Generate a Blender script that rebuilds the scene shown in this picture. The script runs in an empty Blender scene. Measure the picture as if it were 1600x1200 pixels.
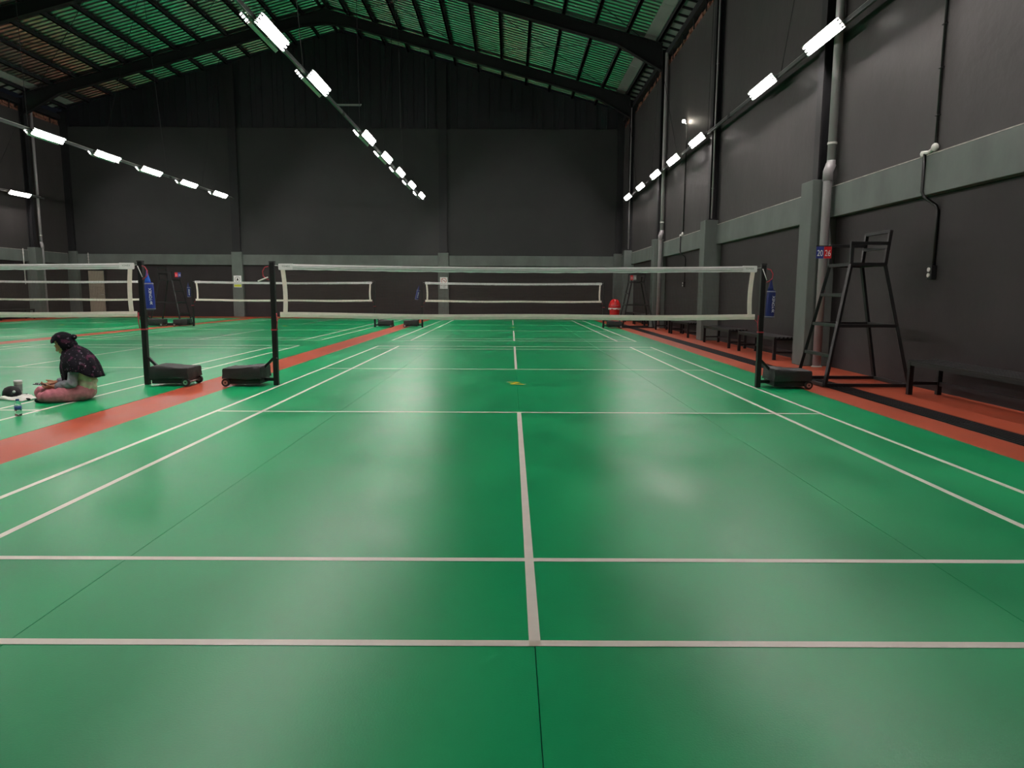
import bpy, math, random
from mathutils import Vector, Matrix
random.seed(7)
PI = math.pi

# ------------------------------------------------------------------ camera, world, exposure
scene = bpy.context.scene
COL = scene.collection
cam_d = bpy.data.cameras.new('camera'); cam = bpy.data.objects.new('camera', cam_d); COL.objects.link(cam)
cam_d.sensor_fit = 'HORIZONTAL'; cam_d.sensor_width = 36.0
cam_d.lens = 1099.2 / 1600 * 36.0
cam_d.clip_start = 0.05; cam_d.clip_end = 200
def cam_matrix(pitch, yaw, roll, loc):
    cp, sp, cy, sy, cr, sr = math.cos(pitch), math.sin(pitch), math.cos(yaw), math.sin(yaw), math.cos(roll), math.sin(roll)
    f = Vector((sy*cp, cy*cp, -sp)); rt = Vector((cy, -sy, 0)); up = rt.cross(f)
    r2 = rt*cr + up*sr; u2 = up*cr - rt*sr
    m = Matrix((r2, u2, -f)).transposed().to_4x4(); m.translation = loc
    return m
cam.matrix_world = cam_matrix(0.12904, 0.002246, 0.00491, Vector((-0.0875, -8.950, 1.1888)))
scene.camera = cam
world = bpy.data.worlds.new('night'); scene.world = world; world.use_nodes = True
world.node_tree.nodes['Background'].inputs[0].default_value = (0.05, 0.06, 0.08, 1)
world.node_tree.nodes['Background'].inputs[1].default_value = 0.05
vs = scene.view_settings
vs.view_transform = 'Standard'; vs.look = 'None'; vs.gamma = 1.0; vs.use_curve_mapping = False
vs.exposure = 0.38
LAMP_STRENGTH = 112.0
scene.cycles.use_denoising = True
scene.cycles.max_bounces = 8; scene.cycles.diffuse_bounces = 4; scene.cycles.glossy_bounces = 4
scene.cycles.sample_clamp_indirect = 6.0

# ------------------------------------------------------------------ materials
def srgb(r, g, b):
    f = lambda c: (c/255/12.92) if c/255 <= 0.04045 else ((c/255+0.055)/1.055)**2.4
    return (f(r), f(g), f(b))
MATS = {}
def mat(name, col, rough=0.5, metal=0.0, var=0.0, vscale=3.0, bump=0.0, bscale=40.0, stretch=None, emit=None, spec=0.5, rvar=0.0, alpha=None, trans=0.0):
    m = bpy.data.materials.new(name); m.use_nodes = True; nt = m.node_tree; N = nt.nodes; L = nt.links
    b = N['Principled BSDF']
    b.inputs['Base Color'].default_value = (*col, 1); b.inputs['Roughness'].default_value = rough
    b.inputs['Metallic'].default_value = metal; b.inputs['Specular IOR Level'].default_value = spec
    if trans: b.inputs['Transmission Weight'].default_value = trans; b.inputs['IOR'].default_value = 1.33
    if emit: b.inputs['Emission Color'].default_value = (*emit[:3], 1); b.inputs['Emission Strength'].default_value = emit[3]
    if var or bump or rvar:
        tc = N.new('ShaderNodeTexCoord'); mp = N.new('ShaderNodeMapping'); L.new(tc.outputs['Object'], mp.inputs[0])
        if stretch: mp.inputs['Scale'].default_value = stretch
    if var or rvar:
        nz = N.new('ShaderNodeTexNoise'); nz.inputs['Scale'].default_value = vscale; nz.inputs['Detail'].default_value = 5; nz.inputs['Roughness'].default_value = 0.6
        L.new(mp.outputs[0], nz.inputs['Vector'])
    if var:
        rp = N.new('ShaderNodeValToRGB'); rp.color_ramp.elements[0].position = 0.3; rp.color_ramp.elements[1].position = 0.72
        rp.color_ramp.elements[0].color = (*[c*(1-var) for c in col], 1); rp.color_ramp.elements[1].color = (*[min(1, c*(1+var)) for c in col], 1)
        L.new(nz.outputs['Fac'], rp.inputs[0]); L.new(rp.outputs[0], b.inputs['Base Color'])
    if rvar:
        mr = N.new('ShaderNodeMapRange'); mr.inputs['From Min'].default_value = 0.3; mr.inputs['From Max'].default_value = 0.7
        mr.inputs['To Min'].default_value = rough - rvar; mr.inputs['To Max'].default_value = rough + rvar
        L.new(nz.outputs['Fac'], mr.inputs['Value']); L.new(mr.outputs[0], b.inputs['Roughness'])
    if bump:
        n2 = N.new('ShaderNodeTexNoise'); n2.inputs['Scale'].default_value = bscale; n2.inputs['Detail'].default_value = 4
        L.new(tc.outputs['Object'], n2.inputs['Vector'])
        bp = N.new('ShaderNodeBump'); bp.inputs['Strength'].default_value = bump; bp.inputs['Distance'].default_value = 0.01
        L.new(n2.outputs['Fac'], bp.inputs['Height']); L.new(bp.outputs[0], b.inputs['Normal'])
    MATS[name] = m
    return m
M = MATS
mat('vinyl_green', (0.0002, 0.335, 0.115), 0.33, spec=0.31, var=0.18, vscale=1.3, stretch=(1, 0.6, 1), rvar=0.055, bump=0.06, bscale=140)
mat('paint_red', (0.42, 0.075, 0.035), 0.40, spec=0.3, var=0.15, vscale=1.5, rvar=0.04, bump=0.08, bscale=60)
mat('line_white', (0.86, 0.80, 0.72), 0.38, var=0.05, vscale=6)
mat('concrete_dark', (0.03, 0.03, 0.03), 0.8, var=0.3, vscale=4)
mat('logo_yellow', (0.75, 0.62, 0.02), 0.4)
mat('logo_pale', (0.55, 0.70, 0.45), 0.4)
mat('wall_upper', (0.033, 0.030, 0.0298), 0.55, spec=0.35, var=0.18, vscale=1.1, stretch=(1, 1, 0.4), bump=0.55, bscale=5)
mat('wall_lower', (0.026, 0.0222, 0.0228), 0.6, spec=0.25, var=0.15, vscale=1.3, bump=0.2, bscale=9)
mat('wall_back_upper', (0.0255, 0.0265, 0.0268), 0.6, spec=0.25, var=0.12, vscale=0.7, bump=0.2, bscale=5)
mat('cladding', (0.0065, 0.0068, 0.0105), 0.5, var=0.2, vscale=0.8, stretch=(1, 1, 0.3))
mat('concrete_green', (0.100, 0.118, 0.108), 0.62, var=0.22, vscale=1.6, stretch=(1, 1, 0.5), bump=0.25, bscale=12)
mat('steel_dark', (0.0095, 0.0095, 0.0115), 0.55, spec=0.35, var=0.1, vscale=5)
mat('steel_flange', (0.05, 0.052, 0.055), 0.5, var=0.1, vscale=5)
mat('roof_zinc', (0.42, 0.445, 0.45), 0.28, metal=1.0, var=0.06, vscale=0.8)
mat('roof_flat', (0.20, 0.215, 0.205), 0.55, var=0.12, vscale=2)
mat('brick', (0.16, 0.065, 0.04), 0.85, var=0.3, vscale=6, bump=0.4, bscale=30)
mat('mortar_pale', (0.45, 0.42, 0.38), 0.8, var=0.3, vscale=9)
mat('pvc_grey', (0.27, 0.255, 0.265), 0.42, var=0.08, vscale=3)
mat('pvc_white', (0.62, 0.61, 0.58), 0.45, var=0.1, vscale=8)
mat('black_metal', (0.009, 0.009, 0.010), 0.45, spec=0.35, var=0.15, vscale=8)
mat('black_fabric', (0.014, 0.0145, 0.015), 0.62, var=0.2, vscale=9, bump=0.5, bscale=14)
mat('rubber', (0.012, 0.012, 0.012), 0.6)
mat('chrome', (0.5, 0.5, 0.5), 0.3, metal=1.0)
mat('tape_white', (0.93, 0.87, 0.90), 0.6, var=0.06, vscale=14)
mat('tape_cream', (0.92, 0.80, 0.73), 0.7, var=0.06, vscale=14)
mat('net_thread', (0.050, 0.026, 0.022), 0.8)
mat('cord_red', (0.45, 0.03, 0.05), 0.6)
mat('cord_white', (0.7, 0.7, 0.68), 0.6)
mat('bag_blue', (0.012, 0.030, 0.26), 0.45, var=0.2, vscale=10, bump=0.3, bscale=18)
mat('bag_navy', (0.008, 0.017, 0.12), 0.45, var=0.2, vscale=10, bump=0.3, bscale=18)
mat('bag_light', (0.02, 0.12, 0.62), 0.45)
mat('print_white', (0.85, 0.85, 0.85), 0.5)
mat('print_black', (0.02, 0.02, 0.02), 0.5)
mat('print_grey', (0.25, 0.25, 0.25), 0.5)
mat('print_red', (0.55, 0.05, 0.05), 0.5)
mat('print_yellow', (0.65, 0.68, 0.05), 0.5)
mat('card_blue', (0.03, 0.045, 0.24), 0.4)
mat('card_red', (0.62, 0.012, 0.02), 0.4)
mat('bin_red', (0.60, 0.008, 0.010), 0.35)
mat('door_beige', (0.32, 0.285, 0.22), 0.55, var=0.07, vscale=4)
mat('lamp_body', (0.55, 0.56, 0.56), 0.4)
mat('rail_grey', (0.07, 0.072, 0.076), 0.42, var=0.1, vscale=4)
mat('tube_lit', (0.9, 0.9, 0.9), 0.4, emit=(1.0, 0.915, 0.875, LAMP_STRENGTH))
mat('bulb_lit', (0.9, 0.9, 0.9), 0.4, emit=(1.0, 0.90, 0.75, 60.0))
mat('tube_off', (0.30, 0.31, 0.33), 0.4)
mat('skin', (0.40, 0.18, 0.095), 0.5)
mat('lip_dark', (0.14, 0.04, 0.035), 0.5)
mat('trouser_pink', (0.58, 0.19, 0.235), 0.8, spec=0.15, var=0.18, vscale=11, bump=0.6, bscale=16)
mat('tunic_beige', (0.66, 0.50, 0.42), 0.85, spec=0.15, var=0.25, vscale=14, bump=0.7, bscale=22)
mat('sleeve_grey', (0.27, 0.255, 0.30), 0.85, spec=0.15, var=0.18, vscale=13, bump=0.7, bscale=20)
mat('sock_dark', (0.02, 0.02, 0.024), 0.8)
mat('cap_black', (0.008, 0.008, 0.010), 0.75)
mat('tumbler', (0.46, 0.46, 0.42), 0.35, var=0.1, vscale=9)
mat('paper_white', (0.78, 0.77, 0.72), 0.6)
mat('bottle_clear', (0.90, 0.95, 0.95), 0.05, trans=1.0)
mat('label_blue', (0.03, 0.08, 0.28), 0.4)
mat('glass_dark', (0.01, 0.01, 0.012), 0.15)
def scarf_mat():
    m = mat('scarf', (0.007, 0.006, 0.010), 0.85, spec=0.12); nt = m.node_tree; N = nt.nodes; L = nt.links; b = N['Principled BSDF']
    tc = N.new('ShaderNodeTexCoord'); col = None
    prev = None
    for sc_, th, c in ((17, 0.60, (0.065, 0.018, 0.040)), (26, 0.655, (0.10, 0.08, 0.11)), (44, 0.715, (0.42, 0.38, 0.40))):
        nz = N.new('ShaderNodeTexNoise'); nz.inputs['Scale'].default_value = sc_; nz.inputs['Detail'].default_value = 3; L.new(tc.outputs['Object'], nz.inputs['Vector'])
        rp = N.new('ShaderNodeValToRGB'); rp.color_ramp.elements[0].position = th - 0.02; rp.color_ramp.elements[1].position = th + 0.02
        L.new(nz.outputs['Fac'], rp.inputs[0])
        mx = N.new('ShaderNodeMix'); mx.data_type = 'RGBA'; L.new(rp.outputs[0], mx.inputs['Factor'])
        if prev is None: mx.inputs['A'].default_value = (0.007, 0.006, 0.010, 1)
        else: L.new(prev, mx.inputs['A'])
        mx.inputs['B'].default_value = (*c, 1); prev = mx.outputs['Result']
    L.new(prev, b.inputs['Base Color'])
scarf_mat()

# ------------------------------------------------------------------ mesh helpers
class MB:
    def __init__(s): s.v = []; s.f = []
    def add(s, vs_, fs):
        o = len(s.v); s.v += [tuple(p) for p in vs_]; s.f += [tuple(i+o for i in f) for f in fs]; return s
    def box(s, x0, x1, y0, y1, z0, z1):
        return s.add([(x0,y0,z0),(x1,y0,z0),(x1,y1,z0),(x0,y1,z0),(x0,y0,z1),(x1,y0,z1),(x1,y1,z1),(x0,y1,z1)],
                     [(0,3,2,1),(4,5,6,7),(0,1,5,4),(1,2,6,5),(2,3,7,6),(3,0,4,7)])
    def bar(s, p, q, w, h, up=(0,0,1)):
        p = Vector(p); q = Vector(q); d = (q-p).normalized(); up = Vector(up)
        if abs(d.dot(up)) > 0.98: up = Vector((1,0,0))
        a = d.cross(up).normalized()*(w/2); b = a.normalized().cross(d)*(h/2)
        vs_ = [p-a-b, p+a-b, p+a+b, p-a+b, q-a-b, q+a-b, q+a+b, q-a+b]
        return s.add(vs_, [(0,1,2,3),(4,7,6,5),(0,4,5,1),(1,5,6,2),(2,6,7,3),(3,7,4,0)])
    def tube(s, pts, r, n=8, cap=True):
        pts = [Vector(p) for p in pts]; rs = r if isinstance(r, (list, tuple)) else [r]*len(pts)
        d0 = (pts[1]-pts[0]).normalized(); ref = Vector((0,0,1)) if abs(d0.z) < 0.9 else Vector((1,0,0))
        a = d0.cross(ref).normalized(); vs_ = []; fs = []
        for i, p in enumerate(pts):
            d = (pts[min(i+1,len(pts)-1)] - pts[max(i-1,0)]).normalized()
            a = (a - d*a.dot(d)).normalized(); b = d.cross(a)
            for k in range(n):
                t = 2*PI*k/n; vs_.append(p + a*(rs[i]*math.cos(t)) + b*(rs[i]*math.sin(t)))
        for i in range(len(pts)-1):
            for k in range(n):
                k2 = (k+1) % n; fs.append((i*n+k, i*n+k2, (i+1)*n+k2, (i+1)*n+k))
        if cap: fs.append(tuple(range(n-1,-1,-1))); fs.append(tuple((len(pts)-1)*n+k for k in range(n)))
        return s.add(vs_, fs)
    def lathe(s, prof, n=20, c=(0,0,0), axis='z', sx=1.0, sy=1.0):
        vs_ = []; fs = []
        for (r, h) in prof:
            for k in range(n):
                t = 2*PI*k/n; x, y = r*math.cos(t)*sx, r*math.sin(t)*sy
                p = (x, y, h) if axis == 'z' else ((x, h, y) if axis == 'y' else (h, x, y))
                vs_.append((p[0]+c[0], p[1]+c[1], p[2]+c[2]))
        for i in range(len(prof)-1):
            for k in range(n):
                k2 = (k+1) % n; fs.append((i*n+k, i*n+k2, (i+1)*n+k2, (i+1)*n+k))
        fs.append(tuple(range(n-1,-1,-1))); fs.append(tuple((len(prof)-1)*n+k for k in range(n)))
        return s.add(vs_, fs)
    def ell(s, c, r, n=14, rot=None):
        vs_ = []; fs = []; c = Vector(c)
        R_ = Matrix.Rotation(rot[0], 3, rot[1]) if rot else Matrix.Identity(3)
        for i in range(n+1):
            ph = PI*i/n
            for k in range(n):
                t = 2*PI*k/n
                vs_.append(c + R_ @ Vector((r[0]*math.sin(ph)*math.cos(t), r[1]*math.sin(ph)*math.sin(t), r[2]*math.cos(ph))))
        for i in range(n):
            for k in range(n):
                k2 = (k+1) % n; fs.append((i*n+k, (i+1)*n+k, (i+1)*n+k2, i*n+k2))
        return s.add(vs_, fs)
    def prism(s, poly, a, b, axis='y'):
        n = len(poly)
        def P(u, w, h): return {'y': (u, h, w), 'x': (h, u, w), 'z': (u, w, h)}[axis]
        vs_ = [P(u, w, a) for u, w in poly] + [P(u, w, b) for u, w in poly]
        fs = [tuple(range(n)), tuple(range(2*n-1, n-1, -1))] + [(i, i+n, (i+1) % n + n, (i+1) % n) for i in range(n)]
        return s.add(vs_, fs)
    def mesh(s, name, m, smooth=False):
        me = bpy.data.meshes.new(name); me.from_pydata(s.v, [], s.f)
        import bmesh
        bm = bmesh.new(); bm.from_mesh(me); bmesh.ops.recalc_face_normals(bm, faces=bm.faces); bm.to_mesh(me); bm.free()
        me.materials.append(M[m])
        if smooth:
            for p in me.polygons: p.use_smooth = True
        me.update(); return me
    def build(s, name, m, parent=None, smooth=False, bevel=0.0):
        return link(name, s.mesh(name, m, smooth), parent, bevel)
def link(name, me, parent=None, bevel=0.0, loc=None, rz=None):
    o = bpy.data.objects.new(name, me); COL.objects.link(o)
    if parent: o.parent = parent
    if loc: o.location = loc
    if rz is not None: o.rotation_euler = (0, 0, rz)
    if bevel:
        md = o.modifiers.new('bevel', 'BEVEL'); md.width = bevel; md.segments = 2; md.limit_method = 'ANGLE'
    return o
def smooth_angle(o, deg=40):
    me = o.data
    for p in me.polygons: p.use_smooth = True
    try: me.set_sharp_from_angle(angle=math.radians(deg))
    except Exception: pass
    return o
def thing(name, label, cat, loc=(0,0,0), rz=0.0, group=None):
    o = bpy.data.objects.new(name, None); COL.objects.link(o); o.empty_display_size = 0.1
    o.location = loc; o.rotation_euler = (0, 0, rz)
    return tag(o, label, cat, group)
def tag(o, label, cat, group=None):
    o['label'] = label; o['category'] = cat
    if group: o['group'] = group
    return o
def struct(o): o['kind'] = 'structure'; return o
def copy_tree(o, parent=None, loc=None, rz=None, label=None, group=None):
    c = o.copy(); COL.objects.link(c)
    if parent is not None: c.parent = parent
    if loc is not None: c.location = loc
    if rz is not None: c.rotation_euler = (0, 0, rz)
    if label: c['label'] = label
    if group: c['group'] = group
    for ch in list(o.children): copy_tree(ch, c)
    return c
def text_mesh(txt, size, m, extrude=0.0008):
    cu = bpy.data.curves.new('txt', 'FONT'); cu.body = txt; cu.size = size; cu.extrude = extrude
    cu.align_x = 'CENTER'; cu.align_y = 'CENTER'
    o = bpy.data.objects.new('txt', cu); COL.objects.link(o)
    dg = bpy.context.evaluated_depsgraph_get(); dg.update()
    me = bpy.data.meshes.new_from_object(o.evaluated_get(dg)); bpy.data.objects.remove(o)
    me.materials.clear(); me.materials.append(M[m]); return me
def remeshed(mb, m, voxel=0.008, smooth_it=6):
    me = mb.mesh('tmp', m); o = bpy.data.objects.new('tmp', me); COL.objects.link(o)
    r = o.modifiers.new('r', 'REMESH'); r.mode = 'VOXEL'; r.voxel_size = voxel
    if smooth_it:
        s_ = o.modifiers.new('s', 'SMOOTH'); s_.iterations = smooth_it; s_.factor = 0.5
    dg = bpy.context.evaluated_depsgraph_get(); dg.update()
    out = bpy.data.meshes.new_from_object(o.evaluated_get(dg)); bpy.data.objects.remove(o)
    out.materials.clear(); out.materials.append(M[m])
    for p in out.polygons: p.use_smooth = True
    return out

# ------------------------------------------------------------------ dimensions
XR, XL, RIDGE = 5.10, -20.78, -7.84          # side wall planes, ridge line
YF, YB = -9.8, 24.6                          # front wall, back beam plane
COLY = [-9.7, -3.40, 2.93, 9.26, 15.60, 21.90]
COURTX = [0.0, -7.82, -15.62]; COURTY = [0.0, 15.21]
ZBEAM0, ZBEAM1, ZTOP = 2.42, 2.90, 8.65
def roof_z(x): return 12.95 - 0.267*abs(x - RIDGE)

# ------------------------------------------------------------------ floor
floor = struct(MB().box(XL-0.4, XR+0.4, YF-0.4, YB+0.5, -0.25, -0.10).build('floor', 'concrete_dark'))
GREEN_Y = (YF, 22.85)
edges = [(-3.60, 3.60), (-11.36, -4.17), (-19.16, -11.95)]
for (a, b) in edges:
    w = (b - a)/4
    for k in range(4):
        g = 0.0015
        MB().box(a+k*w+g, a+(k+1)*w-g, GREEN_Y[0], GREEN_Y[1], -0.0999, 0.0).build('vinyl_strip', 'vinyl_green', floor)
GR0, GR1 = 3.99, 4.325                       # drain channel
for (a, b) in ((-4.17, -3.60), (-11.95, -11.36), (3.60, GR0), (GR1, XR+0.12), (XL-0.12, -19.16)):
    MB().box(a+0.001, b-0.001, GREEN_Y[0], GREEN_Y[1], -0.0999, -0.0015).build('painted_strip', 'paint_red', floor)
MB().box(XL-0.12, GR0, GREEN_Y[1]+0.001, YB+0.12, -0.0999, -0.0015).build('painted_strip', 'paint_red', floor)
MB().box(GR1, XR+0.12, GREEN_Y[1]+0.001, YB+0.12, -0.0999, -0.0015).build('painted_strip', 'paint_red', floor)
MB().box(GR0, GR1, 23.6, YB+0.12, -0.0999, -0.0015).build('painted_strip', 'paint_red', floor)
# court lines: one mesh per line, shared by all courts
lw = 0.04; HW, HS, BL, LS, SS = 3.05, 2.59, 6.70, 5.94, 1.98
LINES = []
for s in (-1, 1):
    LINES.append((s*HW - lw*(s > 0), s*HW + lw*(s < 0), -BL, BL))
    LINES.append((s*HS - lw*(s > 0), s*HS + lw*(s < 0), -BL, BL))
    LINES.append((-HW, HW, s*BL - lw*(s > 0), s*BL + lw*(s < 0)))
    LINES.append((-HW, HW, s*LS - lw*(s > 0), s*LS + lw*(s < 0)))
    LINES.append((-HW, HW, SS, SS + lw) if s > 0 else (-HW, HW, -SS - lw, -SS))
    LINES.append((-lw/2, lw/2, s*BL if s < 0 else SS, -SS if s < 0 else BL))
for i, (x0, x1, y0, y1) in enumerate(LINES):
    h = 0.0012 + 0.0002*(i % 3)
    me = MB().box(x0, x1, y0, y1, 0.0002, h).mesh('court_line', 'line_white')
    for cx in COURTX:
        for cy in COURTY:
            link('court_line', me, floor, loc=(cx, cy, 0))
# printed floor emblem: two slanted bars joined by a diagonal
def emblem(x, y):
    o = MB().prism([(-0.06,-0.10),(0.10,-0.12),(0.12,-0.06),(-0.02,-0.05),(0.07,0.10),(0.04,0.14),(-0.08,0.15),(-0.10,0.10),(0.0,0.09),(-0.08,-0.06)], 0.0003, 0.0011, 'z').build('floor_emblem', 'logo_yellow', floor)
    o.location = (x, y, 0)
    MB().prism([(0.10,-0.12),(0.125,-0.12),(0.14,-0.06),(0.12,-0.06)], 0.0003, 0.0012, 'z').build('emblem_tip', 'logo_pale', o)
    MB().prism([(-0.08,0.15),(-0.11,0.15),(-0.125,0.10),(-0.10,0.10)], 0.0003, 0.0012, 'z').build('emblem_tip', 'logo_pale', o)
emblem(-0.02, 0.28); emblem(-7.95, 15.6); emblem(-15.7, 15.6); emblem(0.0, 15.4); emblem(-7.85, 0.28)

# drain grate: one-metre sections of long bars
gm = MB()
for k in range(7):
    x = GR0 + 0.012 + k*(GR1-GR0-0.024)/6
    gm.box(x-0.009, x+0.009, 0.004, 0.996, -0.035, -0.004)
for k in range(2):
    y = 0.03 + k*0.94
    gm.box(GR0+0.006, GR1-0.006, y-0.008, y+0.008, -0.05, -0.030)
gme = gm.mesh('drain_grate', 'black_metal')
for k in range(33):
    o = link('drain_grate', gme, loc=(0, -9.4+k, 0))
    tag(o, 'black steel drain grate section of long bars in the red strip along the right wall', 'drain grate', 'drain grate sections')

# ------------------------------------------------------------------ side walls
def side_wall(name, X, sgn):                 # sgn = direction from wall towards the hall
    def xb(a, b): lo, hi = X + sgn*a, X + sgn*b; return (min(lo, hi), max(lo, hi))
    w = struct(MB().box(*xb(-0.40, -0.10), YF-0.3, YB+0.4, -0.1, ZTOP-0.02).build(name, 'wall_lower'))
    ys = [YF] + [y for y in COLY[1:]] + [YB]
    for a, b in zip(ys[:-1], ys[1:]):
        MB().box(*xb(-0.0999, 0.0), a+0.01, b-0.01, ZBEAM1-0.001, ZTOP).build('plaster_panel', 'wall_upper', w)
        MB().box(*xb(-0.0999, 0.03), a+0.2, b-0.2, ZBEAM0, ZBEAM1).build('ring_beam', 'concrete_green', w, bevel=0.008)
        MB().box(*xb(0.001, 0.030), a+0.24, b-0.24, ZBEAM1+0.0005, ZBEAM1+0.012).build('mortar_edge', 'mortar_pale', w)
    for y in COLY:
        MB().box(*xb(-0.0999, 0.33), y-0.225, y+0.225, -0.0015, 3.02).build('concrete_column', 'concrete_green', w, bevel=0.012)
        sc_ = MB()
        sc_.box(*xb(0.001, 0.20), y-0.006, y+0.006, 3.02, 9.2)
        sc_.box(*xb(0.19, 0.205), y-0.10, y+0.10, 3.02, 9.2); sc_.box(*xb(0.001, 0.015), y-0.10, y+0.10, 3.02, 9.2)
        sc_.box(*xb(0.03, 0.25), y-0.14, y+0.14, 3.0195, 3.035)
        sc_.build('steel_column', 'steel_dark', w)
    # exposed bricks and eave beam above the plaster
    bm_ = MB().box(*xb(-0.16, -0.05), -0.105, 0.105, 0, 0.10).mesh('brick', 'brick')
    y = 8.0; k = 0
    while y < YB:
        for row in range(2):
            if random.random() < 0.86:
                link('brick', bm_, w, loc=(sgn*random.uniform(-0.02, 0.035), y + 0.11*row, ZTOP + 0.003 + row*0.112 + random.uniform(0, 0.004)))
        y += 0.235
    MB().box(*xb(-0.30, -0.17), YF, YB, ZTOP-0.02, 9.2).build('parapet', 'steel_dark', w)
    MB().box(*xb(-0.14, 0.10), YF, YB, 8.93, 9.13).build('eave_beam', 'steel_dark', w)
    for y in [8.2 + 1.3*i for i in range(13)]:
        MB().box(*xb(0.02, 0.05), y, y+0.04, 8.62, 8.94).build('eave_strap', 'steel_dark', w)
    return w
wall_right = side_wall('wall_right', XR, -1)
wall_left = side_wall('wall_left', XL, 1)

# ------------------------------------------------------------------ back and front walls
def gable(name, Y, sgn, mu):                 # sgn: -1 = hall lies towards -Y
    def yb(a, b): lo, hi = Y + sgn*a, Y + sgn*b; return (min(lo, hi), max(lo, hi))
    w = struct(MB().box(XL-0.1, XR+0.1, *yb(-0.35, -0.10), -0.1, ZTOP-0.3).build(name, 'wall_lower'))
    cols = [XL+0.12, -12.93, -3.26, XR-0.12]
    for a, b in zip(cols[:-1], cols[1:]):
        MB().box(a, b, *yb(-0.0999, 0.0), ZBEAM1-0.001, ZTOP).build('plaster_panel', mu, w)
        MB().box(a+0.15, b-0.15, *yb(-0.0999, 0.035), ZBEAM0, ZBEAM1).build('ring_beam', 'concrete_green', w, bevel=0.008)
    for x in cols:
        MB().box(x-0.25, x+0.25, *yb(-0.0999, 0.12), -0.0015, 3.02).build('concrete_column', 'concrete_green', w, bevel=0.012)
        top = roof_z(x) - 0.25
        sc_ = MB().box(x-0.006, x+0.006, *yb(0.001, 0.10), 3.02, top); sc_.box(x-0.19, x+0.19, *yb(0.085, 0.10), 3.02, top); sc_.box(x-0.19, x+0.19, *yb(0.001, 0.015), 3.02, top)
        sc_.build('steel_column', 'steel_dark', w)
    # gable cladding: tall ribbed sheets
    n = 26; x0 = XL + 0.05; dx = (XR - 0.05 - x0)/n
    for i in range(n):
        a, b = x0 + i*dx, x0 + (i+1)*dx - 0.004
        m_ = MB()
        pts = [(a, ZTOP-0.25), (b, ZTOP-0.25), (b, roof_z(b)-0.06)]
        if a < RIDGE < b: pts.append((RIDGE, roof_z(RIDGE)-0.06))
        pts.append((a, roof_z(a)-0.06))
        lo, hi = yb(-0.16, -0.10)
        m_.prism(pts, lo, hi, 'y')
        for r in (0.25, 0.75):
            xx = a + (b-a)*r; m_.box(xx-0.03, xx+0.03, *yb(-0.11, -0.07), ZTOP-0.2, roof_z(xx)-0.10)
        m_.build('cladding_sheet', 'cladding', w)
    return w
wall_back = gable('wall_back', YB, -1, 'wall_back_upper')
wall_front = gable('wall_front', YF, 1, 'wall_back_upper')

# beige door in the back wall
door = struct(MB().box(-20.0, -19.26, 24.60, 24.66, 0.03, 2.12).build('door_1', 'door_beige', bevel=0.004))
fr = MB(); fr.box(-20.06, -20.0, 24.585, 24.69, 0.0, 2.17); fr.box(-19.26, -19.20, 24.585, 24.69, 0.0, 2.17); fr.box(-20.06, -19.20, 24.585, 24.69, 2.12, 2.17)
fr.build('door_frame', 'steel_dark', door)
MB().tube([(-19.34, 24.60, 1.0), (-19.34, 24.55, 1.0), (-19.42, 24.55, 1.0)], 0.009, 8).build('door_handle', 'chrome', door)

# ------------------------------------------------------------------ roof
dxr = XR + 0.15 - RIDGE
ceiling = struct(MB().prism([(RIDGE-0.25, roof_z(RIDGE)-0.02+0.10), (RIDGE, roof_z(RIDGE)+0.13), (RIDGE+0.25, roof_z(RIDGE)-0.02+0.10), (RIDGE+0.25, roof_z(RIDGE)+0.07), (RIDGE, roof_z(RIDGE)+0.12), (RIDGE-0.25, roof_z(RIDGE)+0.07)], YF-0.2, YB+0.2, 'y').build('ceiling', 'roof_flat'))
sheet_m = {}
for s in (-1, 1):
    prof = []
    y = 0.0
    for r in range(4):
        prof += [(y, 0.0), (y+0.115, 0.0), (y+0.130, 0.050), (y+0.200, 0.050)]
        y += 0.25
    prof.append((1.0, 0.0))
    m_ = MB(); n = len(prof)
    xa, xb_ = RIDGE + s*0.02, RIDGE + s*dxr
    vs_ = [(xa, p, roof_z(xa)+h) for p, h in prof] + [(xb_, p, roof_z(xb_)+h) for p, h in prof]
    m_.add(vs_, [(i, i+1, i+1+n, i+n) for i in range(n-1)])
    sheet_m[s] = m_.mesh('roof_sheet', 'roof_zinc')
for k in range(35):
    for s in (-1, 1):
        link('roof_sheet', sheet_m[s], ceiling, loc=(0, -9.95+k, random.uniform(0, 0.004)))
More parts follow.
